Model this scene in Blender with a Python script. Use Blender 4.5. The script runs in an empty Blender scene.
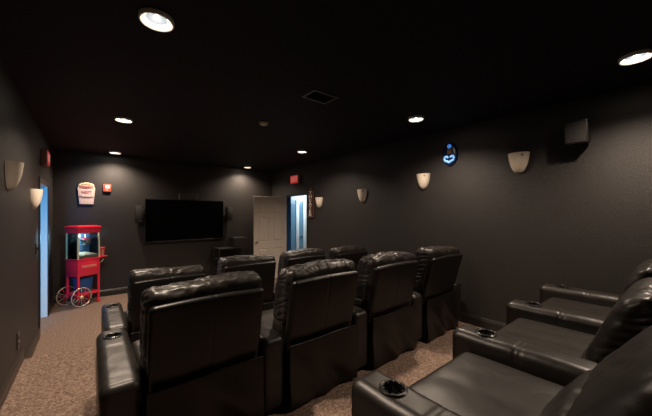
import bpy, bmesh, math, random
from mathutils import Vector, Matrix, noise
PI = math.pi
R = math.radians
sc = bpy.context.scene
col = sc.collection
random.seed(7)

# ------------------------------------------------------------------ materials
def mat(name, base=(0.5, 0.5, 0.5), rough=0.5, metal=0.0, spec=0.5, emit=None, estr=0.0,
        bump=None, var=None, coat=0.0):
    """bump=(scale,strength,distance[,detail])  var=(scale,colour2)"""
    m = bpy.data.materials.new(name)
    m.use_nodes = True
    nt = m.node_tree
    b = nt.nodes['Principled BSDF']
    b.inputs['Base Color'].default_value = (*base, 1)
    b.inputs['Roughness'].default_value = rough
    b.inputs['Metallic'].default_value = metal
    b.inputs['Specular IOR Level'].default_value = spec
    b.inputs['Coat Weight'].default_value = coat
    if emit:
        b.inputs['Emission Color'].default_value = (*emit, 1)
        b.inputs['Emission Strength'].default_value = estr
    tc = nt.nodes.new('ShaderNodeTexCoord')
    if var:
        n = nt.nodes.new('ShaderNodeTexNoise')
        n.inputs['Scale'].default_value = var[0]
        n.inputs['Detail'].default_value = 6
        nt.links.new(tc.outputs['Object'], n.inputs['Vector'])
        r = nt.nodes.new('ShaderNodeValToRGB')
        r.color_ramp.elements[0].position = 0.35
        r.color_ramp.elements[1].position = 0.65
        r.color_ramp.elements[0].color = (*base, 1)
        r.color_ramp.elements[1].color = (*var[1], 1)
        nt.links.new(n.outputs['Fac'], r.inputs['Fac'])
        nt.links.new(r.outputs['Color'], b.inputs['Base Color'])
    if bump:
        n2 = nt.nodes.new('ShaderNodeTexNoise')
        n2.inputs['Scale'].default_value = bump[0]
        n2.inputs['Detail'].default_value = bump[3] if len(bump) > 3 else 3
        nt.links.new(tc.outputs['Object'], n2.inputs['Vector'])
        bp = nt.nodes.new('ShaderNodeBump')
        bp.inputs['Strength'].default_value = bump[1]
        bp.inputs['Distance'].default_value = bump[2]
        nt.links.new(n2.outputs['Fac'], bp.inputs['Height'])
        nt.links.new(bp.outputs['Normal'], b.inputs['Normal'])
    return m

def add_creases(m, scale, dist, strength):
    nt = m.node_tree
    b = nt.nodes['Principled BSDF']
    old = b.inputs['Normal'].links[0].from_node
    tc = nt.nodes.new('ShaderNodeTexCoord')
    n = nt.nodes.new('ShaderNodeTexNoise')
    n.noise_type = 'RIDGED_MULTIFRACTAL'
    n.inputs['Scale'].default_value = scale
    n.inputs['Detail'].default_value = 2
    n.inputs['Distortion'].default_value = 0.6
    bp = nt.nodes.new('ShaderNodeBump')
    bp.invert = True
    bp.inputs['Strength'].default_value = strength
    bp.inputs['Distance'].default_value = dist
    nt.links.new(tc.outputs['Object'], n.inputs['Vector'])
    nt.links.new(n.outputs['Fac'], bp.inputs['Height'])
    nt.links.new(bp.outputs['Normal'], old.inputs['Normal'])

def glass_mat(name, tint=(0.85, 0.95, 1.0)):
    m = bpy.data.materials.new(name)
    m.use_nodes = True
    nt = m.node_tree
    nt.nodes.clear()
    out = nt.nodes.new('ShaderNodeOutputMaterial')
    mix = nt.nodes.new('ShaderNodeMixShader')
    t = nt.nodes.new('ShaderNodeBsdfTransparent')
    t.inputs['Color'].default_value = (*tint, 1)
    g = nt.nodes.new('ShaderNodeBsdfGlossy')
    g.inputs['Roughness'].default_value = 0.05
    f = nt.nodes.new('ShaderNodeFresnel')
    f.inputs['IOR'].default_value = 1.45
    nt.links.new(f.outputs['Fac'], mix.inputs['Fac'])
    nt.links.new(t.outputs['BSDF'], mix.inputs[1])
    nt.links.new(g.outputs['BSDF'], mix.inputs[2])
    nt.links.new(mix.outputs['Shader'], out.inputs['Surface'])
    return m

def carpet_mat():
    m = mat('carpet', rough=0.95, spec=0.1)
    nt = m.node_tree
    b = nt.nodes['Principled BSDF']
    tc = nt.nodes.new('ShaderNodeTexCoord')
    n1 = nt.nodes.new('ShaderNodeTexNoise')
    n1.inputs['Scale'].default_value = 55
    n1.inputs['Detail'].default_value = 5
    n1.inputs['Roughness'].default_value = 0.75
    nt.links.new(tc.outputs['Object'], n1.inputs['Vector'])
    r = nt.nodes.new('ShaderNodeValToRGB')
    e = r.color_ramp.elements
    e[0].position = 0.33
    e[0].color = (0.092, 0.058, 0.044, 1)
    e[1].position = 0.68
    e[1].color = (0.44, 0.33, 0.265, 1)
    k = e.new(0.5)
    k.color = (0.21, 0.145, 0.113, 1)
    nt.links.new(n1.outputs['Fac'], r.inputs['Fac'])
    nt.links.new(r.outputs['Color'], b.inputs['Base Color'])
    n2 = nt.nodes.new('ShaderNodeTexNoise')
    n2.inputs['Scale'].default_value = 160
    bp = nt.nodes.new('ShaderNodeBump')
    bp.inputs['Strength'].default_value = 0.8
    bp.inputs['Distance'].default_value = 0.01
    nt.links.new(tc.outputs['Object'], n2.inputs['Vector'])
    nt.links.new(n2.outputs['Fac'], bp.inputs['Height'])
    nt.links.new(bp.outputs['Normal'], b.inputs['Normal'])
    return m

M = {
    'wall': mat('black_wall_paint', (0.0205, 0.0183, 0.0176), 0.5, spec=0.5, bump=(120, 0.5, 0.008, 4)),
    'ceiling': mat('black_ceiling_paint', (0.0048, 0.0060, 0.0105), 0.75, spec=0.3, bump=(90, 0.35, 0.008, 4)),
    'carpet': carpet_mat(),
    'trim': mat('black_satin_trim', (0.022, 0.020, 0.019), 0.35),
    'leather': mat('black_leather', (0.0105, 0.0086, 0.0072), 0.41, spec=0.55, bump=(160, 0.25, 0.002, 4),
                   var=(7, (0.014, 0.0115, 0.0098))),
    'vinyl': mat('black_vinyl', (0.0045, 0.0040, 0.0038), 0.38, spec=0.42, bump=(40, 0.25, 0.003, 3)),
    'cup': mat('black_cup_plastic', (0.008, 0.008, 0.008), 0.25, spec=0.5),
    'dark': mat('black_plastic', (0.012, 0.012, 0.012), 0.45),
    'grille': mat('speaker_grille_cloth', (0.020, 0.019, 0.019), 0.8, bump=(400, 0.5, 0.002)),
    'screen': mat('tv_screen', (0.0012, 0.0012, 0.0016), 0.25, spec=0.08),
    'plaster': mat('cream_plaster', (0.70, 0.60, 0.49), 0.6, bump=(60, 0.2, 0.003), var=(9, (0.80, 0.71, 0.60))),
    'white': mat('white_paint', (0.78, 0.77, 0.74), 0.4),
    'doorwhite': mat('white_door_paint', (0.64, 0.58, 0.50), 0.45),
    'hallwhite': mat('hall_paint', (0.80, 0.82, 0.82), 0.6),
    'steel': mat('brushed_steel', (0.62, 0.62, 0.62), 0.25, metal=1.0),
    'brass': mat('brass', (0.75, 0.55, 0.22), 0.3, metal=1.0),
    'gold': mat('gold_metal_trim', (0.85, 0.72, 0.40), 0.4, metal=0.2),
    'red': mat('red_enamel', (0.90, 0.026, 0.062), 0.35, coat=0.3),
    'redcup': mat('red_card', (0.60, 0.05, 0.05), 0.6),
    'alarmred': mat('red_alarm_plastic', (0.75, 0.07, 0.04), 0.4),
    'alarmwhite': mat('strobe_lens', (0.85, 0.70, 0.62), 0.2),
    'lamp': mat('lamp_glow', (0.02, 0.02, 0.02), 0.5, spec=0.1, emit=(0.60, 0.66, 0.70), estr=1.0),
    'popcorn': mat('popcorn', (0.80, 0.62, 0.28), 0.8, bump=(60, 1.0, 0.02), var=(25, (0.85, 0.75, 0.5))),
    'glass': glass_mat('clear_glass'),
    'doorglass': mat('glass_blue_reflection', (0.16, 0.30, 0.42), 0.2),  # daylight reflected in the panes is put into the blue base colour
    'blue': mat('blue_plastic_and_lit_jamb', (0.02, 0.085, 0.24), 0.4),
    'creamboard': mat('cream_board', (0.62, 0.53, 0.40), 0.6),
    'stripe': mat('pale_pink_board', (0.60, 0.44, 0.42), 0.6),
    'redink': mat('red_ink', (0.50, 0.05, 0.08), 0.6),
    'darkink': mat('dark_ink', (0.12, 0.08, 0.07), 0.6),
    'exitred': mat('exit_red', (0.70, 0.05, 0.05), 0.4, emit=(1.0, 0.07, 0.06), estr=0.30),
    'exitlit': mat('exit_letters', (0.9, 0.55, 0.5), 0.4, emit=(1.0, 0.40, 0.36), estr=0.30),
    'whitetxt': mat('white_letters', (0.88, 0.84, 0.76), 0.5),
    'maroon': mat('maroon_board', (0.045, 0.010, 0.010), 0.5),
    'rust': mat('wood_frame', (0.08, 0.04, 0.022), 0.5),
    'plaqueblue': mat('dark_blue_enamel', (0.008, 0.02, 0.08), 0.25, coat=0.5),
    'glowblue': mat('glowing_blue', (0.2, 0.5, 1), 0.4, emit=(0.06, 0.26, 0.85), estr=0.6),
    'glowpale': mat('glowing_pale_blue', (0.5, 0.8, 1), 0.4, emit=(0.16, 0.46, 0.95), estr=0.75),
    'tan': mat('tan_wood', (0.26, 0.13, 0.06), 0.5),
    'rubber': mat('black_rubber', (0.012, 0.012, 0.012), 0.8),
    'chrome': mat('pale_metal_rim', (0.62, 0.55, 0.45), 0.3, metal=0.6),
}

add_creases(M['leather'], 8.0, 0.010, 0.28)
add_creases(M['vinyl'], 4.0, 0.012, 0.25)

# ------------------------------------------------------------------ helpers
def link(name, mesh, parent=None):
    o = bpy.data.objects.new(name, mesh)
    col.objects.link(o)
    if parent:
        o.parent = parent
    return o

def obj(name, bm, m, parent=None, smooth=None):
    me = bpy.data.meshes.new(name)
    bmesh.ops.recalc_face_normals(bm, faces=bm.faces[:])
    bm.to_mesh(me)
    bm.free()
    me.materials.append(m)
    if smooth is not None:
        me.polygons.foreach_set('use_smooth', [True] * len(me.polygons))
        if smooth < 179:
            me.set_sharp_from_angle(angle=R(smooth))
    return link(name, me, parent)

def thing(name, label, cat, loc=(0, 0, 0), rz=0.0, group=None):
    o = link(name, None)
    o.empty_display_size = 0.1
    o.location = loc
    o.rotation_euler = (0, 0, rz)
    return tag(o, label, cat, group)

def tag(o, label, cat, group=None):
    o['label'] = label
    o['category'] = cat
    if group:
        o['group'] = group
    return o

def struct(name, bm, m, parent=None, smooth=None):
    o = obj(name, bm, m, parent, smooth)
    if not parent:
        o['kind'] = 'structure'
    return o

def dup(o, parent=None):
    c = o.copy()
    col.objects.link(c)
    if parent:
        c.parent = parent
    for ch in list(o.children):
        dup(ch, c)
    return c

def bx(bm, x0, x1, y0, y1, z0, z1, bevel=0.0, seg=2, mtx=None):
    r = bmesh.ops.create_cube(bm, size=1.0)
    vs = r['verts']
    for v in vs:
        v.co = Vector(((x0 + x1) / 2 + v.co.x * (x1 - x0), (y0 + y1) / 2 + v.co.y * (y1 - y0),
                       (z0 + z1) / 2 + v.co.z * (z1 - z0)))
    if bevel > 0:
        es = list({e for v in vs for e in v.link_edges})
        g = bmesh.ops.bevel(bm, geom=es, offset=bevel, segments=seg, profile=0.5, affect='EDGES')
        vs = list({v for f in g['faces'] for v in f.verts} | {v for v in vs if v.is_valid})
    if mtx:
        for v in vs:
            v.co = mtx @ v.co
    return vs

def box(*a, **k):
    bm = bmesh.new()
    bx(bm, *a, **k)
    return bm

def lathe(bm, prof, n=24, origin=(0, 0, 0), axis='Z', a0=0.0, a1=2 * PI, sy=1.0):
    full = abs(a1 - a0 - 2 * PI) < 1e-6
    cnt = n if full else n + 1
    rings = []
    for (r, z) in prof:
        ring = []
        for i in range(cnt):
            a = a0 + (a1 - a0) * i / n
            p = (r * math.cos(a), r * math.sin(a) * sy, z)
            if axis == 'Y':
                p = (p[0], z, p[1])
            elif axis == 'X':
                p = (z, p[0], p[1])
            ring.append(bm.verts.new(Vector(p) + Vector(origin)))
        rings.append(ring)
    for a, b in zip(rings, rings[1:]):
        for i in range(n):
            j = (i + 1) % cnt
            try:
                bm.faces.new((a[i], a[j], b[j], b[i]))
            except ValueError:
                pass
    bmesh.ops.remove_doubles(bm, verts=[v for r in rings for v in r], dist=1e-6)

def tube(bm, pts, r, n=8, cap=True):
    pts = [Vector(p) for p in pts]
    rings = []
    for i, p in enumerate(pts):
        d = (pts[min(i + 1, len(pts) - 1)] - pts[max(i - 1, 0)]).normalized()
        up = Vector((0, 0, 1)) if abs(d.z) < 0.9 else Vector((1, 0, 0))
        s = d.cross(up).normalized()
        t = s.cross(d).normalized()
        rings.append([bm.verts.new(p + (s * math.cos(2 * PI * k / n) + t * math.sin(2 * PI * k / n)) * r) for k in range(n)])
    for a, b in zip(rings, rings[1:]):
        for k in range(n):
            bm.faces.new((a[k], a[(k + 1) % n], b[(k + 1) % n], b[k]))
    if cap:
        bm.faces.new(rings[0][::-1])
        bm.faces.new(rings[-1])

def axis_pts(h, r, n, nr):
    a = [-h + r * i / nr for i in range(nr)]
    mid = [-h + r + (2 * h - 2 * r) * i / n for i in range(n + 1)]
    return a + mid + [-v for v in reversed(a)]

def rbox(h, r, n, nr=4, deform=None):
    """box with rounded edges of radius r, half sizes h, n mid segments per axis; deform(Vector)->Vector"""
    hx, hy, hz = h
    r = min(r, hx * 0.999, hy * 0.999, hz * 0.999)
    ax = [axis_pts(hh, r, nn, nr) for hh, nn in zip(h, n)]
    bm = bmesh.new()
    cache = {}
    def vert(p):
        key = tuple(round(c, 6) for c in p)
        v = cache.get(key)
        if v is None:
            q = Vector(p)
            inner = Vector((max(-(hx - r), min(hx - r, q.x)), max(-(hy - r), min(hy - r, q.y)), max(-(hz - r), min(hz - r, q.z))))
            # equal-angle spacing inside the rounded zone
            d = q - inner
            e = Vector([math.tan(PI / 4 * c / r) for c in d])
            if e.length > 1e-9:
                q = inner + e.normalized() * r
            if deform:
                q = deform(q.copy())
            v = cache[key] = bm.verts.new(q)
        return v
    for a in range(3):
        b, c = (a + 1) % 3, (a + 2) % 3
        for s in (-1, 1):
            for i in range(len(ax[b]) - 1):
                for j in range(len(ax[c]) - 1):
                    q = []
                    for (u, w) in ((i, j), (i + 1, j), (i + 1, j + 1), (i, j + 1)):
                        p = [0, 0, 0]
                        p[a] = s * h[a]
                        p[b] = ax[b][u]
                        p[c] = ax[c][w]
                        q.append(vert(p))
                    if s < 0:
                        q.reverse()
                    if len(set(q)) == 4:
                        bm.faces.new(q)
    return bm

def text(name, s, size, m, parent, loc, rot, extrude=0.002, align='CENTER', stretch=1.0):
    cu = bpy.data.curves.new(name, 'FONT')
    cu.body = s
    cu.size = size
    cu.extrude = extrude
    cu.align_x = align
    cu.align_y = 'CENTER'
    o = bpy.data.objects.new(name, cu)
    col.objects.link(o)
    bpy.context.view_layer.update()
    dg = bpy.context.evaluated_depsgraph_get()
    me = bpy.data.meshes.new_from_object(o.evaluated_get(dg))
    bpy.data.objects.remove(o)
    me.materials.clear()
    me.materials.append(m)
    t = link(name, me, parent)
    t.location = loc
    t.rotation_euler = rot
    t.scale = (stretch, 1, 1)
    return t

def groove(x, at, w, depth):
    return -depth * math.exp(-((x - at) / w) ** 2)

# ------------------------------------------------------------------ room dimensions (metres)
XL, XR = -0.56, 4.06          # left and right wall faces
YB, YF = -1.5, 7.5            # rear wall, television wall
H = 2.92                      # ceiling above the lower floor
Z1, Z2 = 0.175, 0.33          # middle and rear floor levels
T = 0.12                      # wall thickness
L0, L1, LT = 5.63, 6.61, 2.14  # doorway in the left wall
D0, D1, DT = 5.75, 6.67, 2.17  # doorway in the right wall

bm = bmesh.new()
bx(bm, XL - T, XR + T, YB - T, YF + T, -0.12, 0.0)
struct('floor', bm, M['carpet'])
bm = bmesh.new()
bx(bm, XL, XR, 1.30, 3.30, 0.0, Z1, 0.008)
bx(bm, XL, 0.03, 3.29, 4.34, 0.0, Z1, 0.008)
struct('floor_middle', bm, M['carpet'])
struct('floor_rear', box(XL, XR, YB, 1.30, 0.0, Z2, bevel=0.008), M['carpet'])
struct('ceiling', box(XL - T, XR + T, YB - T, YF + T, H, H + 0.1), M['ceiling'])
bm = bmesh.new()
bx(bm, XL - T, XL, YB - T, L0, 0, H)
bx(bm, XL - T, XL, L1, YF + T, 0, H)
bx(bm, XL - T, XL, L0, L1, LT, H)
struct('wall_left', bm, M['wall'])
bm = bmesh.new()
bx(bm, XR, XR + T, YB - T, D0, 0, H)
bx(bm, XR, XR + T, D1, YF + T, 0, H)
bx(bm, XR, XR + T, D0, D1, DT, H)
struct('wall_right', bm, M['wall'])
struct('wall_front', box(XL, XR, YF, YF + T, 0, H), M['wall'])
struct('wall_rear', box(XL, XR, YB - T, YB, 0, H), M['wall'])

# baseboards: board with a moulded cap
def board(bm, ax, p, a, b, z, hgt=0.135, s=1):
    prof = [(0, 0), (0.017, 0), (0.017, hgt - 0.038), (0.013, hgt - 0.032), (0.013, hgt - 0.020), (0.004, hgt), (0, hgt)]
    ends = []
    for q in (a, b):
        ends.append([bm.verts.new((p + s * t, q, z + h) if ax == 'x' else (q, p + s * t, z + h)) for (t, h) in prof])
    n = len(prof)
    for i in range(n):
        bm.faces.new((ends[0][i], ends[0][(i + 1) % n], ends[1][(i + 1) % n], ends[1][i]))
    bm.faces.new(ends[0])
    bm.faces.new(ends[1][::-1])
bm = bmesh.new()
board(bm, 'x', XL, YB, 1.30, Z2)
board(bm, 'x', XL, 1.30, 4.34, Z1)
board(bm, 'x', XL, 4.34, L0 - 0.07, 0)
board(bm, 'x', XL, L1 + 0.07, YF, 0)
struct('baseboard_left', bm, M['trim'])
bm = bmesh.new()
board(bm, 'x', XR, YB, 1.30, Z2, s=-1)
board(bm, 'x', XR, 1.30, 3.30, Z1, s=-1)
board(bm, 'x', XR, 3.30, D0 - 0.07, 0, s=-1)
board(bm, 'x', XR, D1 + 0.07, YF, 0, s=-1)
struct('baseboard_right', bm, M['trim'])
bm = bmesh.new()
board(bm, 'y', YF, XL + 0.016, XR - 0.016, 0, s=-1)
struct('baseboard_front', bm, M['trim'])

# ---- door openings
def casing(bm, x0, x1, y0, y1, zt, w=0.065):
    bx(bm, x0, x1, y0 - w, y0, 0, zt + w, 0.004)
    bx(bm, x0, x1, y1, y1 + w, 0, zt + w, 0.004)
    bx(bm, x0, x1, y0, y1, zt, zt + w, 0.004)
bm = bmesh.new()
casing(bm, XL, XL + 0.014, L0, L1, LT)
d = struct('trim_1', bm, M['trim'])
bm = bmesh.new()
j = 0.012
bx(bm, XL - T, XL, L0, L0 + j, 0, LT)
bx(bm, XL - T, XL, L1 - j, L1, 0, LT)
bx(bm, XL - T, XL, L0, L1, LT - j, LT)
bx(bm, XL - 0.075, XL - 0.045, L1 - j - 0.012, L1 - j, 0, LT - j)     # door stop
bx(bm, XL - 0.075, XL - 0.045, L0 + j, L1 - j, LT - j - 0.012, LT - j)
struct('trim_2', bm, M['white'])
bm = bmesh.new()
casing(bm, XR - 0.014, XR, D0, D1, DT, 0.04)
struct('trim_3', bm, M['trim'])
bm = bmesh.new()
bx(bm, XR, XR + T, D0, D0 + j, 0, DT)
bx(bm, XR, XR + T, D1 - j, D1, 0, DT)
bx(bm, XR, XR + T, D0, D1, DT - j, DT)
struct('trim_4', bm, M['blue'])  # blue colour stands in for the hallway's blue light on a dark jamb

# six panel door leaf, built along +x from the hinge line
def panel_door(bm, w, h, t, z0=0.01):
    bx(bm, 0, w, -t / 2 + 0.016, t / 2 - 0.016, z0, z0 + h)
    st = 0.115
    cols = [(0, st), (w / 2 - 0.05, w / 2 + 0.05), (w - st, w)]
    for (a, b) in cols:
        bx(bm, a, b, -t / 2, t / 2, z0, z0 + h, 0.003, 1)
    rails = [(0, 0.22), (0.80, 0.98), (1.58, 1.68), (h - 0.12, h)]
    for (a, b) in rails:
        bx(bm, 0.001, w - 0.001, -t / 2 + 0.0005, t / 2 - 0.0005, z0 + a, z0 + b, 0.003, 1)
    for (a, b) in ((st, w / 2 - 0.05), (w / 2 + 0.05, w - st)):
        for (c, e) in ((0.22, 0.80), (0.98, 1.58), (1.68, h - 0.12)):
            for sgn in (-1, 1):
                ys, yt = sgn * (t / 2 - 0.0158), sgn * (t / 2 - 0.001)
                lo = [bm.verts.new(p) for p in ((a + 0.020, ys, z0 + c + 0.020), (b - 0.020, ys, z0 + c + 0.020), (b - 0.020, ys, z0 + e - 0.020), (a + 0.020, ys, z0 + e - 0.020))]
                hi = [bm.verts.new(p) for p in ((a + 0.042, yt, z0 + c + 0.042), (b - 0.042, yt, z0 + c + 0.042), (b - 0.042, yt, z0 + e - 0.042), (a + 0.042, yt, z0 + e - 0.042))]
                for i in range(4):
                    bm.faces.new((lo[i], lo[(i + 1) % 4], hi[(i + 1) % 4], hi[i]))
                bm.faces.new(hi)
                bm.faces.new(lo[::-1])
bm = bmesh.new()
panel_door(bm, 0.875, 2.13, 0.04)
door = struct('door_2', bm, M['doorwhite'], None, 30)
door.location = (XR - 0.022, D1 - 0.005, 0)
door.rotation_euler = (0, 0, R(171))
def lever(parent, x, y, z, s, m):
    b = bmesh.new()
    lathe(b, [(0, 0), (0.03, 0), (0.03, 0.008), (0.012, 0.012), (0.011, 0.045), (0.0, 0.05)], 16, (0, 0, 0), 'Y')
    bx(b, -0.012, 0.11, 0.035, 0.05, -0.009, 0.009, 0.005)
    o = obj('door_handle', b, m, parent, 40)
    o.location = (x, y, z)
    o.rotation_euler = (0, 0, 0 if s > 0 else PI)
    return o
def knob(parent, x, y, z, s, m):
    b = bmesh.new()
    lathe(b, [(0, 0), (0.03, 0), (0.03, 0.008), (0.012, 0.014), (0.012, 0.03), (0.026, 0.04), (0.03, 0.052), (0.022, 0.064), (0, 0.067)], 18, (0, 0, 0), 'Y')
    o = obj('door_knob', b, m, parent, 50)
    o.location = (x, y, z)
    o.rotation_euler = (0, 0, 0 if s > 0 else PI)
knob(door, 0.815, 0.02, 0.98, 1, M['steel'])
for z in (0.25, 1.08, 1.90):
    b = bmesh.new()
    bx(b, -0.022, 0.004, 0.006, 0.022, z - 0.045, z + 0.045, 0.002, 1)
    lathe(b, [(0, -0.05), (0.007, -0.05), (0.007, 0.05), (0, 0.05)], 10, (-0.006, 0.024, z))
    obj('hinge', b, M['steel'], door, 40)

# ---- neighbouring rooms seen only through the two doorways
bm = bmesh.new()
bx(bm, XR + T, 6.4, YF + 0.2, YF + 0.32, 0, 2.6)
struct('wall_hallway', bm, M['hallwhite'])
struct('wall_hallway_side', box(6.4, 6.5, 3.5, YF + 0.32, 0, 2.6), M['hallwhite'])
struct('ceiling_hallway', box(XR + T, 6.5, 3.5, YF + 0.32, 2.6, 2.7), M['hallwhite'])
struct('floor_hallway', box(XR + T, 6.5, 3.5, YF + 0.32, -0.12, 0), M['carpet'])
# hallway door with two tall glass lights
bm = bmesh.new()
hx0, hx1, hy = 4.66, 5.36, YF + 0.2
for (a, b) in ((hx0, hx0 + 0.12), (hx0 + 0.34, hx0 + 0.45), (hx1 - 0.09, hx1)):
    bx(bm, a, b, hy - 0.04, hy - 0.001, 0.0, 2.3, 0.004)
for (a, b) in ((0.0, 0.25), (2.12, 2.3)):
    bx(bm, hx0 + 0.001, hx1 - 0.001, hy - 0.039, hy - 0.0015, a, b, 0.004)
d3 = struct('door_3', bm, M['hallwhite'], None, 30)
bm = bmesh.new()
bx(bm, hx0 + 0.11, hx0 + 0.35, hy - 0.02, hy - 0.012, 0.24, 2.13)
bx(bm, hx0 + 0.44, hx1 - 0.08, hy - 0.02, hy - 0.012, 0.24, 2.13)
obj('glass_light', bm, M['doorglass'], d3)
lever(d3, hx1 - 0.14, hy - 0.045, 1.0, -1, M['steel'])
bm = bmesh.new()
bx(bm, hx0 - 0.09, hx0 - 0.005, hy - 0.05, hy - 0.001, 0, 2.4, 0.006)
bx(bm, hx1 + 0.005, hx1 + 0.09, hy - 0.05, hy - 0.001, 0, 2.4, 0.006)
bx(bm, hx0 - 0.005, hx1 + 0.005, hy - 0.05, hy - 0.001, 2.305, 2.4, 0.006)
struct('trim_5', bm, M['white'])
# room beyond the left doorway
struct('floor_lobby', box(-3.2, XL - T, 3.6, 8.2, -0.12, 0), M['carpet'])
struct('wall_lobby', box(-3.3, -3.2, 3.6, 8.2, 0, 2.7), M['hallwhite'])
struct('wall_lobby_end', box(-3.2, XL - T, 8.1, 8.2, 0, 2.7), M['hallwhite'])
struct('ceiling_lobby', box(-3.3, XL - T, 3.6, 8.2, 2.7, 2.8), M['hallwhite'])

# ------------------------------------------------------------------ recliners
ARM = 0.935                    # distance between shared armrests
AW = 0.100                     # half width of an armrest
def yrear(z):
    return 0.015 + (0.97 - z) * 0.165

def head_bm(seed):
    cz = 0.850
    hx, hy, hz = 0.3655, 0.130, 0.237
    off = Vector((seed * 7.3, seed * 3.1, seed * 1.7))
    def f(p):
        x, y, z = p
        u, v, w = x / hx, y / hy, z / hz
        full = (1 - 0.10 * abs(u) ** 6) * (1 - 0.12 * max(0, -w) ** 6) * (1 - 0.22 * max(0, w) ** 3)
        n = p.normalized()
        front = max(0.0, v)
        top = max(0.0, w)
        cre = noise.noise(Vector((x * 9 + z * 12, y * 16, z * 7)) + off)
        cre2 = 1 - abs(noise.noise(Vector((x * 10 - y * 14, y * 11 + x * 5, z * 9)) + off * 2)) * 2.0
        cre2 += 0.35 - 0.8 * abs(noise.noise(Vector((x * 24 + y * 16, y * 22 - x * 9, z * 15)) + off))
        dsp = 0.007 * cre + 0.0095 * cre2 * (0.12 + 0.88 * top ** 2)
        q = Vector((x, y * full, z * (1 - 0.03 * abs(u) ** 4))) + n * dsp
        # middle seam
        q += n * groove(x, 0.0, 0.006, 0.004)
        # gathers pulled into the seam along each side, running from back to front
        edge = math.exp(-((1 - abs(u)) / 0.10) ** 2)
        ph = z * 118 + y * 42 + 4.5 * noise.noise(Vector((x * 3, y * 10, z * 9)) + off)
        rid = 1 - abs(math.sin(ph * 0.5))
        am = 0.55 + 0.6 * noise.noise(Vector((1.3, 0.4, z * 11)) + off)
        mask = math.exp(-((v + 0.25) / 0.60) ** 2)
        q.x -= math.copysign(edge * mask * ((0.010 + 0.032 * rid * max(0.15, am)) * (1.0 if seed == 5 else 0.45)), x)
        q.z += 0.012 * math.sin(u * 2.2 + seed) * top
        zz = q.z + cz
        q.y += yrear(min(zz, 1.0)) + 0.03 + hy - top ** 3 * 0.030
        q.z = zz
        q.x = max(-0.3665, min(0.3665, q.x))
        return q
    return rbox((hx, hy, hz), 0.065, (64, 16, 52), 5, f)

def lumbar_bm():
    cz = 0.535
    hx, hy, hz = 0.362, 0.120, 0.145
    def f(p):
        x, y, z = p
        u, w = x / hx, z / hz
        full = (1 - 0.18 * abs(u) ** 4) * (1 - 0.15 * abs(w) ** 4)
        n = p.normalized()
        front = max(0.0, y / hy)
        fold = noise.noise(Vector((x * 22, z * 5, 2))) * 1.8 * math.exp(-((w - 0.95) / 0.4) ** 2) * front
        q = Vector((x, y * full, z)) + n * (0.006 * fold + 0.006 * noise.noise(Vector((x * 7, y * 9, z * 7))))
        q.z += cz
        q.y += yrear(q.z) + 0.055 + hy
        q.x = max(-0.3655, min(0.3655, q.x))
        return q
    return rbox((hx, hy, hz), 0.07, (40, 6, 18), 4, f)

def panel_bm():
    cz, hz = 0.712, 0.292
    def f(p):
        q = p.copy()
        if p.y < 0:
            q.y += 0.004 * math.exp(-(p.x / 0.006) ** 2)
            q.y -= 0.010 * (1 - (p.x / 0.36) ** 2) * (1 - (p.z / hz) ** 2)
            q.y += 0.003 * noise.noise(Vector((p.x * 6, 0, p.z * 4)))
        q.z += cz + 0.012 * (1 - (p.x / 0.36) ** 2) * max(0, p.z / hz)
        q.y += yrear(q.z) + 0.03
        return q
    return rbox((0.350, 0.036, hz), 0.030, (60, 1, 14), 4, f)

def skirt_bm():
    hz = 0.240
    def f(p):
        q = p.copy()
        low = (hz - p.z) / (2 * hz)
        q.y += 0.007 * math.sin(p.x * 17 + 5 * p.z + 1) * low + 0.030 * noise.noise(Vector((p.x * 7 + p.z * 5, 1.5, p.z * 2.2))) * (0.3 + low)
        q.z += 0.265 + 0.004 * math.sin(p.x * 9)
        q.y += 0.040
        return q
    return rbox((0.358, 0.006, hz), 0.005, (44, 1, 20), 2, f)

def seat_bm():
    hx, hy, hz = 0.362, 0.335, 0.085
    def f(p):
        u, v = p.x / hx, p.y / hy
        q = p.copy()
        if p.z > 0:
            q.z += 0.016 * (1 - u ** 4) * (1 - v ** 4) - 0.010 * math.exp(-((v + 0.1) / 0.5) ** 2) * math.exp(-(u / 0.5) ** 2)
            q.z += 0.004 * noise.noise(Vector((p.x * 8, p.y * 5, 3)))
        q.y += 0.600
        q.z += 0.420
        return q
    return rbox((hx, hy, hz), 0.05, (28, 28, 3), 4, f)

def foot_bm():
    def f(p):
        q = p.copy()
        q.y += 0.925 + 0.012 * (1 - (p.x / 0.36) ** 2) * (1 if p.y > 0 else 0)
        q.z += 0.225
        return q
    return rbox((0.358, 0.028, 0.175), 0.024, (20, 1, 12), 3, f)

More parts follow.
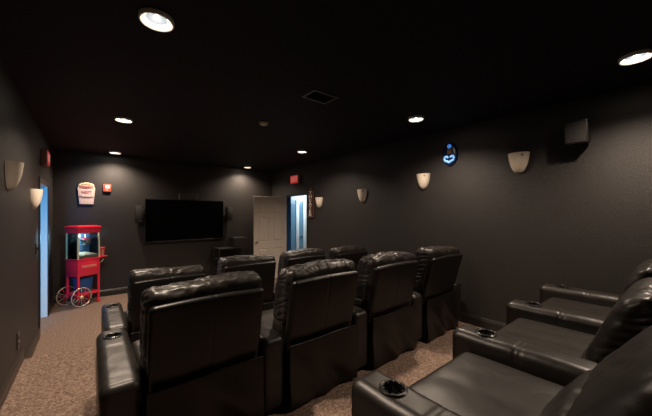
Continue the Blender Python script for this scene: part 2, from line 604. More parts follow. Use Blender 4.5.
CUPY, ARMT = 0.845, 0.602
def arm_bm():
    hx, hy, hz = AW, 0.483, 0.281
    def f(p):
        q = p.copy()
        n = Vector((p.x / hx, 0, max(0, p.z / hz)))
        top = max(0.0, p.z / hz)
        # stitched seams across the pad and along both sides
        if top > 0.3:
            sc_ = 1 - groove(p.y, 0.08, 0.006, 0.035) * -1 - groove(p.y, 0.105, 0.006, 0.035) * -1
            q.x *= sc_
            q.z += (groove(p.y, 0.08, 0.006, 0.004) + groove(p.y, 0.105, 0.006, 0.004)
                    + groove(p.y, -hy + 0.035, 0.006, 0.005))
            q.z += 0.003 * noise.noise(Vector((p.x * 10, p.y * 9, 2.0)))
        g = groove(p.z, hz - 0.125, 0.007, 0.05)
        q.x *= 1 + g
        q.y += groove(p.z, hz - 0.125, 0.007, 0.006) * (1 if p.y > 0 else 0) * (1 if abs(p.y) > hy - 0.01 else 0)
        q.y += 0.552
        q.z += 0.320 - 0.010 * max(0, -p.y / hy) ** 2 * top
        # hollow for the cup
        if p.z > hz - 0.06:
            r = math.hypot(q.x, q.y - CUPY)
            if r < 0.046:
                q.z -= 0.065
        return q
    # fine rows along y so that the seams and the cup hollow resolve
    return rbox((hx, hy, hz), 0.056, (10, 90, 22), 6, f)

def cup_parts(parent):
    b = bmesh.new()
    pr = [(0.046, -0.062), (0.046, 0.002), (0.049, 0.006), (0.056, 0.007), (0.061, 0.004), (0.062, -0.006)]
    lathe(b, pr, 32, (0, CUPY, ARMT))
    for k in range(10):
        a = 2 * PI * k / 10
        bx(b, -0.006, 0.006, -0.004, 0.004, -0.004, 0.0065, 0.002, 1,
           Matrix.Translation((0, CUPY, ARMT)) @ Matrix.Rotation(a, 4, 'Z') @ Matrix.Translation((0.045, 0, 0)))
    lathe(b, [(0.0, -0.060), (0.046, -0.060)], 32, (0, CUPY, ARMT))
    obj('cup_holder', b, M['cup'], parent, 50)

def make_chair():
    t = thing('recliner', 'x', 'recliner')
    obj('back_panel', panel_bm(), M['vinyl'], t, 180)
    obj('back_skirt', skirt_bm(), M['vinyl'], t, 180)
    obj('lumbar_cushion', lumbar_bm(), M['leather'], t, 180)
    obj('back_cushion', head_bm(0), M['leather'], t, 180)
    obj('seat_cushion', seat_bm(), M['leather'], t, 180)
    obj('footrest', foot_bm(), M['leather'], t, 180)
    b = bmesh.new()
    bx(b, -0.345, 0.345, 0.06, 0.895, 0.03, 0.34, 0.01)
    for x in (-0.3, 0.3):
        for y in (0.15, 0.82):
            bx(b, x - 0.03, x + 0.03, y - 0.03, y + 0.03, 0.0, 0.04, 0.004)
    obj('base', b, M['dark'], t)
    a = obj('armrest', arm_bm(), M['leather'], t, 180)
    cup_parts(a)
    a.location = (ARM / 2, 0, 0)
    return t

heads = [None] + [head_bm(s) for s in range(1, 6)]
def head_mesh(s):
    h = heads[s]
    if isinstance(h, bmesh.types.BMesh):
        me = bpy.data.meshes.new('back_cushion')
        bmesh.ops.recalc_face_normals(h, faces=h.faces[:])
        h.to_mesh(me)
        h.free()
        me.materials.append(M['leather'])
        me.polygons.foreach_set('use_smooth', [True] * len(me.polygons))
        heads[s] = me
        return me
    return h
proto = make_chair()
first = True
def row(x0, y, z, labels, group, seeds, recline=None):
    global first
    for i, lab in enumerate(labels):
        if first:
            c, first = proto, False
        else:
            c = dup(proto)
        c.location = (x0 + ARM * i + ARM / 2, y + (recline[i][2] if recline and recline[i][0] == 0 else 0), z)
        c['label'] = lab
        c['group'] = group
        if seeds[i]:
            for ch in c.children:
                if ch.name.startswith('back_cushion'):
                    ch.data = head_mesh(seeds[i])
        if recline and recline[i]:
            back = recline[i][2] if recline[i][0] else 0
            piv = Vector((0, 0.12, 0.42))
            for ch in c.children:
                if ch.name.split('.')[0] in ('back_cushion', 'lumbar_cushion', 'back_panel'):
                    rot = Matrix.Rotation(R(recline[i][0]), 4, 'X')
                    ch.matrix_basis = Matrix.Translation(piv + Vector((0, back, recline[i][1]))) @ rot @ Matrix.Translation(-piv)
        extra.append((c, i == 0))
extra = []
row(0.13, 1.85, Z1, [
    'black leather recliner, leftmost of the middle row, its wide back nearest the viewer',
    'black leather recliner, second from left in the middle row',
    'black leather recliner, third from left in the middle row',
    'black leather recliner, rightmost of the middle row, beside the right wall'],
    'recliners of the middle row', [0, 1, 2, 3], [(2, -0.005, 0), (2, 0.0, 0), (2, 0.0, 0), (6, 0.01, 0)])
row(0.195, 3.42, 0.0, [
    'black leather recliner, leftmost of the front row, nearest the popcorn cart',
    'black leather recliner, second from left in the front row, in front of the audio rack',
    'black leather recliner, third from left in the front row, before the white door',
    'black leather recliner, rightmost of the front row, by the right wall'],
    'recliners of the front row', [4, 3, 1, 2], [(0, 0.01, 0), (0, 0.05, 0.03), (0, 0.045, 0.12), (0, 0.03, 0.09)])
row(1.02, -0.05, Z2, [
    'black leather recliner at lower right, nearest seat of the rear row',
    'black leather recliner in the middle of the rear row, with deeply gathered headrest',
    'black leather recliner of the rear row set against the right wall'],
    'recliners of the rear row', [3, 5, 2], [(27, -0.07, 0.09), (12, -0.13, 0.105), (8, -0.10, 0.085)])
armproto = [ch for ch in proto.children if ch.name.startswith('armrest')][0]
for (c, isfirst) in extra:
    if isfirst:
        a = dup(armproto, c)
        a.location = (-ARM / 2, 0, 0)

# ------------------------------------------------------------------ recessed ceiling lights
LP = [(0.321, 2.09, 'recessed ceiling light above the left aisle, largest, nearest the viewer'),
      (3.294, 0.236, 'recessed ceiling light at the far right, nearest the black wall speaker'),
      (3.232, 2.161, 'recessed ceiling light over the middle row near the right wall'),
      (0.327, 4.56, 'recessed ceiling light above the left aisle, second from the viewer'),
      (0.371, 7.10, 'recessed ceiling light close to the television wall above the red alarm'),
      (3.198, 4.69, 'recessed ceiling light over the front row near the right wall'),
      (3.168, 7.17, 'recessed ceiling light close to the television wall, above the white door')]
def make_light():
    t = thing('ceiling_light', 'x', 'ceiling light')
    b = bmesh.new()
    lathe(b, [(0.060, -0.001), (0.064, -0.004), (0.088, -0.026), (0.094, -0.027), (0.098, -0.022), (0.099, 0.0)], 40)
    obj('trim_ring', b, M['white'], t, 180)
    b = bmesh.new()
    lathe(b, [(0.0, -0.007), (0.040, -0.006), (0.055, -0.004), (0.061, -0.001)], 32)
    obj('bulb', b, M['lamp'], t, 180)
    return t
lproto = make_light()
for i, (x, y, lab) in enumerate(LP):
    c = lproto if i == 0 else dup(lproto)
    c.location = (x, y, H)
    c['label'] = lab
    c['group'] = 'recessed ceiling lights'
SPOT = {}
for i, (x, y, e) in enumerate([(0.321, 2.09, 50), (3.294, 0.236, 46), (3.232, 2.161, 42), (0.327, 4.56, 62),
                               (0.371, 7.10, 46), (3.198, 4.69, 34), (3.168, 7.17, 38)]):
    ld = bpy.data.lights.new('downlight', 'SPOT')
    ld.energy = e * 4.2
    ld.color = (1.0, 0.79, 0.61)
    ld.spot_size = R(146)
    ld.spot_blend = 0.95
    ld.shadow_soft_size = 0.05
    lo = bpy.data.objects.new('downlight', ld)
    lo.location = (x, y, H - 0.035)
    col.objects.link(lo)
    pd = bpy.data.lights.new('bulb_spill', 'POINT')
    pd.energy = e * 0.03
    pd.color = (1.0, 0.84, 0.68)
    pd.shadow_soft_size = 0.015
    po = bpy.data.objects.new('bulb_spill', pd)
    po.location = (x, y, H - 0.018)
    col.objects.link(po)

# daylight in the neighbouring rooms
def area(name, loc, target, sx, sy, e, c):
    ld = bpy.data.lights.new(name, 'AREA')
    ld.shape = 'RECTANGLE'
    ld.size, ld.size_y = sx, sy
    ld.energy = e
    ld.color = c
    lo = bpy.data.objects.new(name, ld)
    lo.location = loc
    lo.rotation_euler = (Vector(target) - Vector(loc)).to_track_quat('-Z', 'Y').to_euler()
    col.objects.link(lo)
area('lobby_window_light', (-1.25, 4.3, 1.3), (XL - 0.06, 6.6, 1.0), 0.7, 1.6, 52, (0.02, 0.40, 0.92))
area('hallway_window_light', (5.6, 6.9, 2.3), (4.9, 7.7, 1.2), 0.6, 0.6, 23, (0.74, 0.90, 1.0))

# ------------------------------------------------------------------ things on the ceiling
v = thing('ceiling_vent', 'square dark slatted air vent in the middle of the ceiling', 'vent', (1.865, 2.40, H))
b = bmesh.new()
for (x0, x1, y0, y1) in ((-0.16, 0.16, -0.115, -0.09), (-0.16, 0.16, 0.09, 0.115), (-0.16, -0.135, -0.09, 0.09), (0.135, 0.16, -0.09, 0.09)):
    bx(b, x0, x1, y0, y1, -0.012, 0.0, 0.003, 1)
obj('frame', b, mat('dark_vent_metal', (0.11, 0.115, 0.13), 0.4), v)
b = bmesh.new()
for k in range(8):
    y = -0.08 + k * 0.0225
    bx(b, -0.136, 0.136, -0.011, 0.011, -0.001, 0.001, mtx=Matrix.Translation((0, y, -0.008)) @ Matrix.Rotation(R(32), 4, 'X'))
obj('louvre', b, mat('vent_blade_metal', (0.07, 0.075, 0.09), 0.4), v)
b = bmesh.new()
lathe(b, [(0, -0.035), (0.03, -0.034), (0.048, -0.026), (0.054, -0.012), (0.058, -0.010), (0.058, 0.0)], 28)
o = obj('smoke_detector', b, M['plaster'], None, 40)
o.location = (1.81, 3.57, H)
tag(o, 'small pale round smoke detector on the ceiling over the middle seats', 'smoke detector')

# ------------------------------------------------------------------ wall sconces
def make_sconce():
    t = thing('wall_sconce', 'x', 'wall sconce')
    prof = [(0.004, -0.138), (0.030, -0.133), (0.054, -0.114), (0.075, -0.084), (0.093, -0.044), (0.107, 0.0), (0.117, 0.05), (0.124, 0.10),
            (0.128, 0.135), (0.118, 0.135), (0.108, 0.05), (0.097, 0.0), (0.078, -0.05), (0.05, -0.095), (0.0, -0.118)]
    b = bmesh.new()
    lathe(b, prof, 24, (0, 0, 0), 'Z', PI, 2 * PI, 0.85)
    obj('shade', b, M['plaster'], t, 50)
    b = bmesh.new()
    bx(b, -0.07, 0.07, -0.004, 0.0, -0.06, 0.13)
    obj('back_plate', b, M['plaster'], t)
    b = bmesh.new()
    lathe(b, [(0, -0.003), (0.010, -0.003), (0.011, 0.004), (0, 0.004)], 14, (0, 0, 0), 'Y')
    k = obj('screw_hole', b, M['dark'], t, 40)
    k.location = (0.068, -0.093, 0.095)
    k.rotation_euler = (0, 0, R(40))
    return t
sproto = make_sconce()
SC = [(XR, 1.27, 2.31, -1, 'cream half-bowl wall sconce on the right wall, nearest, beside the black speaker'),
      (XR, 2.575, 2.195, -1, 'cream half-bowl wall sconce on the right wall, just left of the blue sign'),
      (XR, 3.89, 2.04, -1, 'cream half-bowl wall sconce on the right wall, second from the theater sign'),
      (XR, 5.24, 1.945, -1, 'cream half-bowl wall sconce beside the vertical theater sign'),
      (XL, 3.68, 2.02, 1, 'cream half-bowl wall sconce on the left wall, nearest the viewer'),
      (XL, 5.0, 1.87, 1, 'cream half-bowl wall sconce on the left wall beside the blue-lit doorway')]
for i, (x, y, z, s, lab) in enumerate(SC):
    c = sproto if i == 0 else dup(sproto)
    c.location = (x, y, z)
    c.rotation_euler = (0, 0, R(-90) if s < 0 else R(90))
    c['label'] = lab
    c.scale = (0.9, 0.9, 0.9)
    c['group'] = 'cream wall sconces'

# ------------------------------------------------------------------ wall speakers
def speaker(name, label, loc, rz, w, d, h, group=None, tilt=0.0):
    t = thing(name, label, 'speaker', loc, rz, group)
    b = bmesh.new()
    bx(b, -0.02, 0.02, -0.06, 0.0, -0.03, 0.03, 0.003)
    bx(b, -0.05, 0.05, -0.008, 0.0, -0.06, 0.06, 0.003)
    obj('bracket', b, M['dark'], t)
    mt = Matrix.Translation((0, -0.055, 0)) @ Matrix.Rotation(tilt, 4, 'X')
    obj('cabinet', box(-w / 2, w / 2, -d, 0, -h / 2, h / 2, bevel=0.008, mtx=mt), M['dark'], t, 40)
    b = bmesh.new()
    bx(b, -w / 2 + 0.012, w / 2 - 0.012, -d - 0.008, -d + 0.001, -h / 2 + 0.012, h / 2 - 0.012, 0.006, 2, mtx=mt)
    obj('grille', b, M['grille'], t, 40)
    b = bmesh.new()
    bx(b, -0.012, 0.012, -d - 0.0095, -d - 0.007, -h / 2 + 0.035, -h / 2 + 0.05, 0.001, 1, mtx=mt)
    obj('badge', b, M['steel'], t)
    return t
speaker('wall_speaker', 'black box speaker high on the right wall', (XR, 0.70, 2.545), R(-90), 0.19, 0.16, 0.235, None, R(6))
speaker('wall_speaker', 'black narrow speaker left of the television', (0.80, YF, 1.685), R(0), 0.15, 0.14, 0.37, 'speakers flanking the television')
speaker('wall_speaker', 'black narrow speaker right of the television', (2.76, YF, 1.68), R(0), 0.14, 0.14, 0.36, 'speakers flanking the television')

# ------------------------------------------------------------------ television
t = thing('television', 'large black flat television mounted on the front wall', 'television', (1.765, YF, 1.545))
obj('wall_mount', box(-0.3, 0.3, -0.05, 0.0, -0.2, 0.2, bevel=0.005), M['dark'], t)
b = bmesh.new()
bx(b, -0.86, 0.86, -0.10, -0.045, -0.48, 0.48, 0.006)
obj('housing', b, M['dark'], t, 40)
obj('screen', box(-0.845, 0.845, -0.1025, -0.099, -0.462, 0.466), M['screen'], t)
b = bmesh.new()
for (x0, x1, z0, z1) in ((-0.86, 0.86, 0.466, 0.48), (-0.86, 0.86, -0.48, -0.462), (-0.86, -0.845, -0.48, 0.48), (0.845, 0.86, -0.48, 0.48)):
    bx(b, x0, x1, -0.107, -0.099, z0, z1, 0.002, 1)
obj('bezel', b, M['dark'], t)
t = thing('center_speaker', 'small dark speaker on the wall right above the television', 'speaker', (1.79, YF, 2.10))
obj('cabinet', box(-0.20, 0.20, -0.10, 0, -0.07, 0.07, bevel=0.006), M['wall'], t, 40)
b = bmesh.new()
bx(b, -0.16, 0.16, -0.106, -0.098, -0.06, 0.06, 0.004)
obj('grille', b, M['grille'], t)
gt = mat('grey_trim', (0.10, 0.095, 0.09), 0.4)
for s in (-1, 1):
    obj('end_trim', box(s * 0.188 - 0.008, s * 0.188 + 0.008, -0.104, -0.098, -0.065, 0.065, bevel=0.002), gt, t)

# ------------------------------------------------------------------ audio rack and boxes
t = thing('audio_rack', 'black open audio rack standing beneath the right end of the television', 'rack', (2.74, 7.22, 0))
b = bmesh.new()
bx(b, -0.36, 0.36, -0.20, 0.20, 0.83, 0.855, 0.004)
obj('top_shelf', b, M['trim'], t)
for z in (0.08, 0.33, 0.58):
    obj('shelf', box(-0.345, 0.345, -0.19, 0.19, z, z + 0.018, bevel=0.003), M['trim'], t)
for x in (-0.345, 0.345):
    for y in (-0.185, 0.185):
        obj('leg', box(x - 0.015, x + 0.015, y - 0.015, y + 0.015, 0, 0.83, bevel=0.003), M['dark'], t)
obj('back_board', box(-0.33, 0.33, 0.176, 0.184, 0.1, 0.82), M['dark'], t)
t = thing('subwoofer', 'black square subwoofer on top of the audio rack beside the white door', 'speaker', (2.925, 7.21, 0.855))
obj('cabinet', box(-0.165, 0.165, -0.16, 0.16, 0.012, 0.245, bevel=0.006), M['dark'], t, 40)
for x in (-0.13, 0.13):
    for y in (-0.12, 0.12):
        b = bmesh.new()
        lathe(b, [(0, 0), (0.02, 0), (0.018, 0.014), (0, 0.014)], 12, (x, y, 0))
        obj('foot', b, M['rubber'], t)
obj('grille', box(-0.15, 0.15, -0.168, -0.159, 0.025, 0.232, bevel=0.004), M['grille'], t)

# ------------------------------------------------------------------ signs and alarm on the walls
# carton shaped popcorn sign
t = thing('popcorn_sign', 'cream and pink popcorn box shaped sign on the front wall', 'sign', (-0.072, YF, 2.105))
def outline(bm, pts, y0, y1):
    a = [bm.verts.new((x, y0, z)) for (x, z) in pts]
    c = [bm.verts.new((x, y1, z)) for (x, z) in pts]
    bm.faces.new(a)
    bm.faces.new(c[::-1])
    n = len(pts)
    for i in range(n):
        bm.faces.new((a[i], c[i], c[(i + 1) % n], a[(i + 1) % n]))
pts = [(-0.108, -0.22), (0.108, -0.22), (0.135, 0.10)]
for k in range(7):
    a = PI * k / 6
    pts.append((0.128 * math.cos(a), 0.125 + 0.075 * math.sin(a) + (0.012 if k % 2 else 0)))
pts.append((-0.135, 0.10))
b = bmesh.new()
outline(b, pts, -0.022, 0.0)
obj('board', b, M['creamboard'], t)
b = bmesh.new()
outline(b, [(-0.106, -0.216), (0.106, -0.216), (0.128, 0.07), (0.07, 0.055), (0, 0.075), (-0.07, 0.055), (-0.128, 0.07)], -0.025, -0.02)
obj('carton_face', b, M['stripe'], t)
b = bmesh.new()
for x in (-0.085, -0.043, 0, 0.043, 0.085):
    outline(b, [(x * 0.85 - 0.007, -0.21), (x * 0.85 + 0.007, -0.21), (x * 1.15 + 0.009, 0.045), (x * 1.15 - 0.009, 0.045)], -0.0265, -0.024)
obj('stripe', b, M['creamboard'], t)
text('lettering', 'FRESH', 0.075, M['redink'], t, (0, -0.0275, 0.115), (PI / 2, 0, 0), 0.003)
text('lettering', 'HOT', 0.075, M['redink'], t, (0, -0.029, 0.02), (PI / 2, 0, 0), 0.003)
text('lettering', 'Popcorn', 0.062, M['darkink'], t, (0, -0.029, -0.075), (PI / 2, 0, 0), 0.003)
b = bmesh.new()
for k in range(9):
    x = -0.1 + 0.025 * k
    m4 = Matrix.Translation((x, -0.022, 0.155 + 0.03 * math.cos(x * 14) + 0.01 * (k % 2))) @ Matrix.Scale(0.5, 4, (0, 1, 0))
    bmesh.ops.create_icosphere(b, subdivisions=2, radius=0.02, matrix=m4)
obj('popcorn_kernels', b, M['popcorn'], t, 180)

# fire alarm
t = thing('fire_alarm', 'red square fire alarm strobe on the front wall beside the popcorn sign', 'fire alarm', (0.255, YF + 0.003, 2.225))
obj('housing', box(-0.065, 0.065, -0.045, 0, -0.075, 0.075, bevel=0.01), M['alarmred'], t, 40)
obj('strobe', box(-0.03, 0.042, -0.06, -0.04, -0.015, 0.05, bevel=0.008), M['alarmwhite'], t, 40)
text('lettering', 'FIRE', 0.03, M['whitetxt'], t, (0, -0.046, -0.045), (PI / 2, 0, 0), 0.002)

# EXIT signs
def exit_sign(label, loc, rz, w=0.34, h=0.215):
    t = thing('exit_sign', label, 'exit sign', loc, rz, 'red exit signs')
    obj('housing', box(-w / 2, w / 2, -0.07, 0, -h / 2, h / 2, bevel=0.008), mat('exit_housing', (0.35, 0.17, 0.14), 0.5), t, 40)
    obj('face', box(-w / 2 + 0.012, w / 2 - 0.012, -0.073, -0.069, -h / 2 + 0.012, h / 2 - 0.012), M['exitred'], t)
    text('lettering', 'EXIT', 0.165, M['exitlit'], t, (0, -0.0745, 0), (PI / 2, 0, 0), 0.002, stretch=0.85)
exit_sign('red lit EXIT sign on the right wall above the bright doorway', (XR, 6.21, 2.565), R(-90), 0.36)
exit_sign('red EXIT sign on the left wall above the blue-lit doorway', (XL, 5.92, 2.51), R(90), 0.32, 0.22)

# vertical theater sign
t = thing('theater_sign', 'narrow vertical THEATER sign on the right wall beside the doorway', 'sign', (XR, 5.58, 1.94), R(-90))
obj('board', box(-0.125, 0.125, -0.020, 0, -0.33, 0.30, bevel=0.004), M['maroon'], t)
b = bmesh.new()
for (x0, x1, z0, z1) in ((-0.13, -0.112, -0.34, 0.31), (0.112, 0.13, -0.34, 0.31), (-0.13, 0.13, 0.29, 0.31), (-0.13, 0.13, -0.34, -0.32)):
    bx(b, x0, x1, -0.026, 0.0, z0, z1, 0.003, 1)
obj('frame', b, M['rust'], t)
b = bmesh.new()
lathe(b, [(0, -0.03), (0.04, -0.03), (0.045, -0.02), (0.045, 0.0)], 20, (0, 0, 0.34), 'Y')
obj('crest', b, M['rust'], t, 40)
for k, ch in enumerate('THEATER'):
    text('letter', ch, 0.105, M['whitetxt'], t, (0, -0.022, 0.245 - k * 0.0865), (PI / 2, 0, 0), 0.003, stretch=1.9)

# oval lit sign on the right wall
t = thing('oval_wall_sign', 'small dark blue oval sign with glowing pale blue emblem on right wall', 'sign', (XR, 2.14, 2.555), R(-90))
b = bmesh.new()
lathe(b, [(0, -0.030), (0.08, -0.028), (0.108, -0.020), (0.115, -0.010), (0.115, 0.0)], 36, (0, 0, 0), 'Y')
for q in b.verts:
    q.co.z *= 1.5
obj('plaque', b, M['plaqueblue'], t, 180)
b = bmesh.new()
lathe(b, [(0, -0.045), (0.022, -0.042), (0.03, -0.034), (0.03, -0.015)], 20, (0, 0, 0.115), 'Y')
obj('lamp_cap', b, M['glowblue'], t, 180)
b = bmesh.new()
bx(b, -0.034, 0.034, -0.04, -0.015, 0.005, 0.075, 0.01, 3)
obj('centre_block', b, M['tan'], t, 40)
b = bmesh.new()
for s in (-1, 1):
    ptsx = []
    for k in range(13):
        a = R(-100 + 22 * k)
        r = 0.036 - 0.0012 * k
        ptsx.append((s * (0.040 + r * math.cos(a)), -0.036, -0.058 + r * 1.1 * math.sin(a)))
    tube(b, ptsx, 0.015, 8)
tube(b, [(-0.036, -0.036, -0.095), (0, -0.036, -0.118), (0.036, -0.036, -0.095)], 0.017, 8)
obj('emblem', b, M['glowpale'], t, 60)

# ------------------------------------------------------------------ small plates on the left wall
t = thing('wall_outlet', 'black outlet plate low on the left wall', 'outlet', (XL, 4.12, 0.45), R(90))
obj('plate', box(-0.06, 0.06, -0.008, 0, -0.085, 0.085, bevel=0.004), M['trim'], t)
b = bmesh.new()
for z in (-0.03, 0.03):
    lathe(b, [(0, -0.012), (0.02, -0.012), (0.022, -0.006)], 18, (0, 0, z), 'Y')
obj('socket', b, M['dark'], t, 40)
t = thing('light_switch', 'black light switch plate beside the blue-lit doorway', 'light switch', (XL, 5.30, 1.24), R(90))
obj('plate', box(-0.045, 0.045, -0.008, 0, -0.065, 0.065, bevel=0.004), M['trim'], t)
obj('toggle', box(-0.012, 0.012, -0.022, -0.006, -0.02, 0.02, bevel=0.004), M['dark'], t)

# ------------------------------------------------------------------ popcorn cart
L, W = 0.39, 0.31
ang = math.atan2(0.57, 0.82)
u = Vector((math.cos(ang), math.sin(ang), 0))
w_ = Vector((-math.sin(ang), math.cos(ang), 0))
C = Vector((-0.187, 6.88, 0)) + u * (L / 2) + w_ * (W / 2)
cart = thing('popcorn_cart', 'red popcorn cart with glass cabinet and spoked wheels in the corner', 'popcorn machine', C, ang)
hl, hw = L / 2, W / 2
# lower red box
b = bmesh.new()
bx(b, -hl, hl, -hw, hw, 0.545, 0.855, 0.006)
bx(b, -hl - 0.012, hl + 0.012, -hw - 0.012, hw + 0.012, 0.845, 0.868, 0.005)
obj('cabinet', b, M['red'], cart, 40)
text('lettering', 'POPCORN', 0.062, M['gold'], cart, (0, -hw - 0.002, 0.72), (PI / 2, 0, 0), 0.002, stretch=0.85)
# canopy
b = bmesh.new()
bx(b, -hl - 0.008, hl + 0.008, -hw - 0.008, hw + 0.008, 1.335, 1.43, 0.008)
bx(b, -hl - 0.02, hl + 0.02, -hw - 0.02, hw + 0.02, 1.425, 1.462, 0.01)
bx(b, -hl + 0.02, hl - 0.02, -hw + 0.02, hw - 0.02, 1.46, 1.474, 0.004)
obj('canopy', b, M['red'], cart, 40)
for sx in (-1, 1):
    for sy in (-1, 1):
        obj('corner_post', box(sx * (hl - 0.012) - 0.011, sx * (hl - 0.012) + 0.011, sy * (hw - 0.012) - 0.011, sy * (hw - 0.012) + 0.011, 0.866, 1.337, bevel=0.003), M['gold'], cart)
for (x0, x1, y0, y1) in ((-hl + 0.02, hl - 0.02, -hw + 0.006, -hw + 0.010), (-hl + 0.02, hl - 0.02, hw - 0.010, hw - 0.006),
                         (-hl + 0.006, -hl + 0.010, -hw + 0.02, hw - 0.02), (hl - 0.010, hl - 0.006, -hw + 0.02, hw - 0.02)):
    obj('glass_pane', box(x0, x1, y0, y1, 0.868, 1.336), M['glass'], cart)
b = bmesh.new()
lathe(b, [(0, 1.12), (0.07, 1.12), (0.085, 1.14), (0.085, 1.21), (0.088, 1.215), (0.07, 1.235), (0, 1.245)], 28, (0.04, 0, 0))
kt = obj('kettle', b, M['steel'], cart, 50)
b = bmesh.new()
tube(b, [(0.04, 0, 1.24), (0.04, 0, 1.335)], 0.012)
tube(b, [(-0.06, 0, 1.335), (-0.06, 0, 1.2), (-0.03, 0, 1.18)], 0.008)
obj('hanger', b, M['steel'], kt, 50)
def fp(p):
    q = p.copy()
    q.z += 0.045 * (1 - (p.x / 0.18) ** 2) * (1 - (p.y / 0.14) ** 2) * (1 if p.z > 0 else 0) + 0.010 * noise.noise(p * 45)
    q.z += 0.90
    return q
o = obj('popped_corn', rbox((hl - 0.022, hw - 0.022, 0.03), 0.015, (26, 22, 2), 2, fp), M['popcorn'], cart, 180)
o['kind'] = 'stuff'
b = bmesh.new()
lathe(b, [(0, 1.30), (0.03, 1.30), (0.034, 1.318), (0.02, 1.336)], 18, (-0.145, 0.03, 0))
obj('cabinet_lamp', b, mat('cool_lamp', (1, 1, 1), 0.5, emit=(0.45, 0.85, 1.0), estr=2.2), cart, 60)
ld = bpy.data.lights.new('cart_lamp', 'POINT')
ld.energy = 7
ld.color = (0.5, 0.82, 1.0)
ld.shadow_soft_size = 0.03
lo = bpy.data.objects.new('cart_lamp', ld)
col.objects.link(lo)
lo.location = C + u * -0.10 + Vector((0, 0, 1.27))
b = bmesh.new()
bx(b, -hl + 0.012, hl - 0.012, hw - 0.03, hw - 0.02, 0.87, 1.335)
obj('back_plate', b, mat('blue_steel_back', (0.20, 0.30, 0.42), 0.35, metal=0.3), cart)
# legs, rails
for sx in (-1, 1):
    for sy in (-1, 1):
        x, y = sx * (hl - 0.018), sy * (hw - 0.018)
        z0 = 0.0 if sx > 0 else 0.14
        b = bmesh.new()
        bx(b, x - 0.016, x + 0.016, y - 0.016, y + 0.016, z0, 0.55, 0.004)
        if sx > 0:
            bx(b, x - 0.022, x + 0.022, y - 0.022, y + 0.022, 0.0, 0.06, 0.006)
        obj('leg', b, M['red'], cart)
for sy in (-1, 1):
    y = sy * (hw - 0.018)
    obj('rail', box(-hl + 0.02, hl - 0.02, y - 0.012, y + 0.012, 0.19, 0.225, bevel=0.003), M['red'], cart)
for sx in (-1, 1):
    x = sx * (hl - 0.018)
    obj('rail', box(x - 0.012, x + 0.012, -hw + 0.02, hw - 0.02, 0.19, 0.225, bevel=0.003), M['red'], cart)
obj('lower_shelf', box(-hl + 0.012, hl - 0.012, -hw + 0.012, hw - 0.012, 0.222, 0.234, bevel=0.002), M['red'], cart)
b = bmesh.new()
tube(b, [(-hl + 0.04, -hw - 0.05, 0.18), (-hl + 0.04, hw + 0.05, 0.18)], 0.010)
obj('axle', b, M['red'], cart)
for sy in (-1, 1):
    y = sy * (hw + 0.032)
    c0 = Vector((-hl + 0.04, y, 0.18))
    b = bmesh.new()
    tube(b, [c0 + Vector((0.166 * math.cos(2 * PI * k / 36), 0, 0.166 * math.sin(2 * PI * k / 36))) for k in range(37)], 0.011, 8, False)
    wh = obj('wheel', b, M['chrome'], cart, 180)
    b = bmesh.new()
    tube(b, [c0 + Vector((0.176 * math.cos(2 * PI * k / 36), 0, 0.176 * math.sin(2 * PI * k / 36))) for k in range(37)], 0.004, 6, False)
    obj('tyre', b, M['rubber'], wh, 180)
    for k in range(12):
        a = 2 * PI * k / 12
        b = bmesh.new()
        tube(b, [c0 + Vector((0.022 * math.cos(a), 0, 0.022 * math.sin(a))), c0 + Vector((0.16 * math.cos(a), 0, 0.16 * math.sin(a)))], 0.0042, 6)
        obj('spoke', b, M['chrome'] if k % 2 else M['red'], wh, 180)
    b = bmesh.new()
    lathe(b, [(0, -0.022), (0.02, -0.02), (0.028, -0.01), (0.028, 0.01), (0.02, 0.02), (0, 0.022)], 16, c0, 'Y')
    obj('hub', b, M['gold'], wh, 50)
# push handle and side tray on the right end
b = bmesh.new()
pts = []
for k in range(10):
    a = R(-90 + 10 * k * 1.3)
    pts.append((hl + 0.002 + 0.085 * math.cos(R(-90)) + 0.085 * k / 9, -hw + 0.03, 0.74 + 0.07 * (k / 9) ** 2))
tube(b, [p for p in pts], 0.007)
tube(b, [(p[0], hw - 0.03, p[2]) for p in pts], 0.007)
tube(b, [pts[-1], (pts[-1][0], hw - 0.03, pts[-1][2])], 0.009)
obj('push_handle', b, M['chrome'], cart, 60)
obj('side_tray', box(hl, hl + 0.16, -hw + 0.01, hw - 0.01, 0.855, 0.87, bevel=0.003), M['red'], cart)
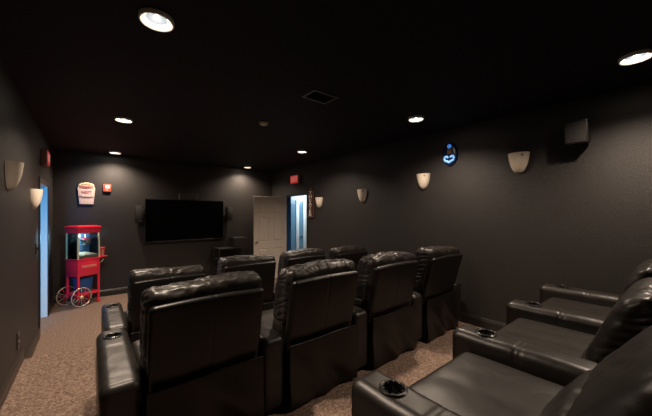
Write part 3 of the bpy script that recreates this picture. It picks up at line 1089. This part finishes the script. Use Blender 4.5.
# popcorn bucket standing on the side tray
bl = C + u * (hl + 0.085) + w_ * (-0.05) + Vector((0, 0, 0.8705))
t = thing('popcorn_bucket', 'small red and cream popcorn bucket on the side tray of the red cart', 'bucket', bl)
b = bmesh.new()
lathe(b, [(0, 0), (0.036, 0), (0.048, 0.10), (0.051, 0.102), (0.047, 0.10), (0.035, 0.004)], 20)
obj('bucket_body', b, M['creamboard'], t, 50)
t.scale = (1.45, 1.45, 1.3)
b = bmesh.new()
for k in range(8):
    a0 = 2 * PI * k / 8
    lathe(b, [(0.0365, 0.001), (0.0488, 0.10)], 3, (0, 0, 0), 'Z', a0, a0 + PI / 8)
obj('stripe', b, M['redcup'], t)
b = bmesh.new()
lathe(b, [(0.047, 0.095), (0.052, 0.095), (0.053, 0.125), (0.0, 0.128)], 20)
obj('lid', b, M['redcup'], t, 50)
# blue bin under the cart, behind it against the wall
t = thing('storage_bin', 'blue plastic bin standing under the red popcorn cart', 'bin', C + Vector((0.0, 0.0, 0.2345)), ang)
b = bmesh.new()
bx(b, -0.12, 0.12, -0.09, 0.09, 0.0, 0.25, 0.012)
for v_ in b.verts:
    k = 0.86 + 0.14 * v_.co.z / 0.25
    v_.co.x *= k
    v_.co.y *= k
obj('bin_body', b, M['blue'], t, 40)
b = bmesh.new()
bx(b, -0.128, 0.128, -0.098, 0.098, 0.245, 0.268, 0.006)
obj('lid', b, M['blue'], t, 40)

# ------------------------------------------------------------------ world, camera, view
wd = bpy.data.worlds.new('world')
sc.world = wd
wd.use_nodes = True
wd.node_tree.nodes['Background'].inputs['Color'].default_value = (0.02, 0.022, 0.028, 1)
wd.node_tree.nodes['Background'].inputs['Strength'].default_value = 0.0

cd = bpy.data.cameras.new('camera')
cam = bpy.data.objects.new('camera', cd)
col.objects.link(cam)
cd.sensor_width = 36
cd.lens = 290 / 652 * 36
cd.shift_y = 6 / 652
cd.clip_start = 0.02
cam.location = (0, 0, 1.69)
cam.rotation_euler = (PI / 2, 0, -R(39))
sc.camera = cam
sc.view_settings.view_transform = 'Standard'
sc.view_settings.look = 'None'
sc.view_settings.exposure = 0.0
sc.view_settings.gamma = 1.0
sc.view_settings.use_curve_mapping = False
sc.cycles.max_bounces = 8
sc.cycles.sample_clamp_indirect = 4.0
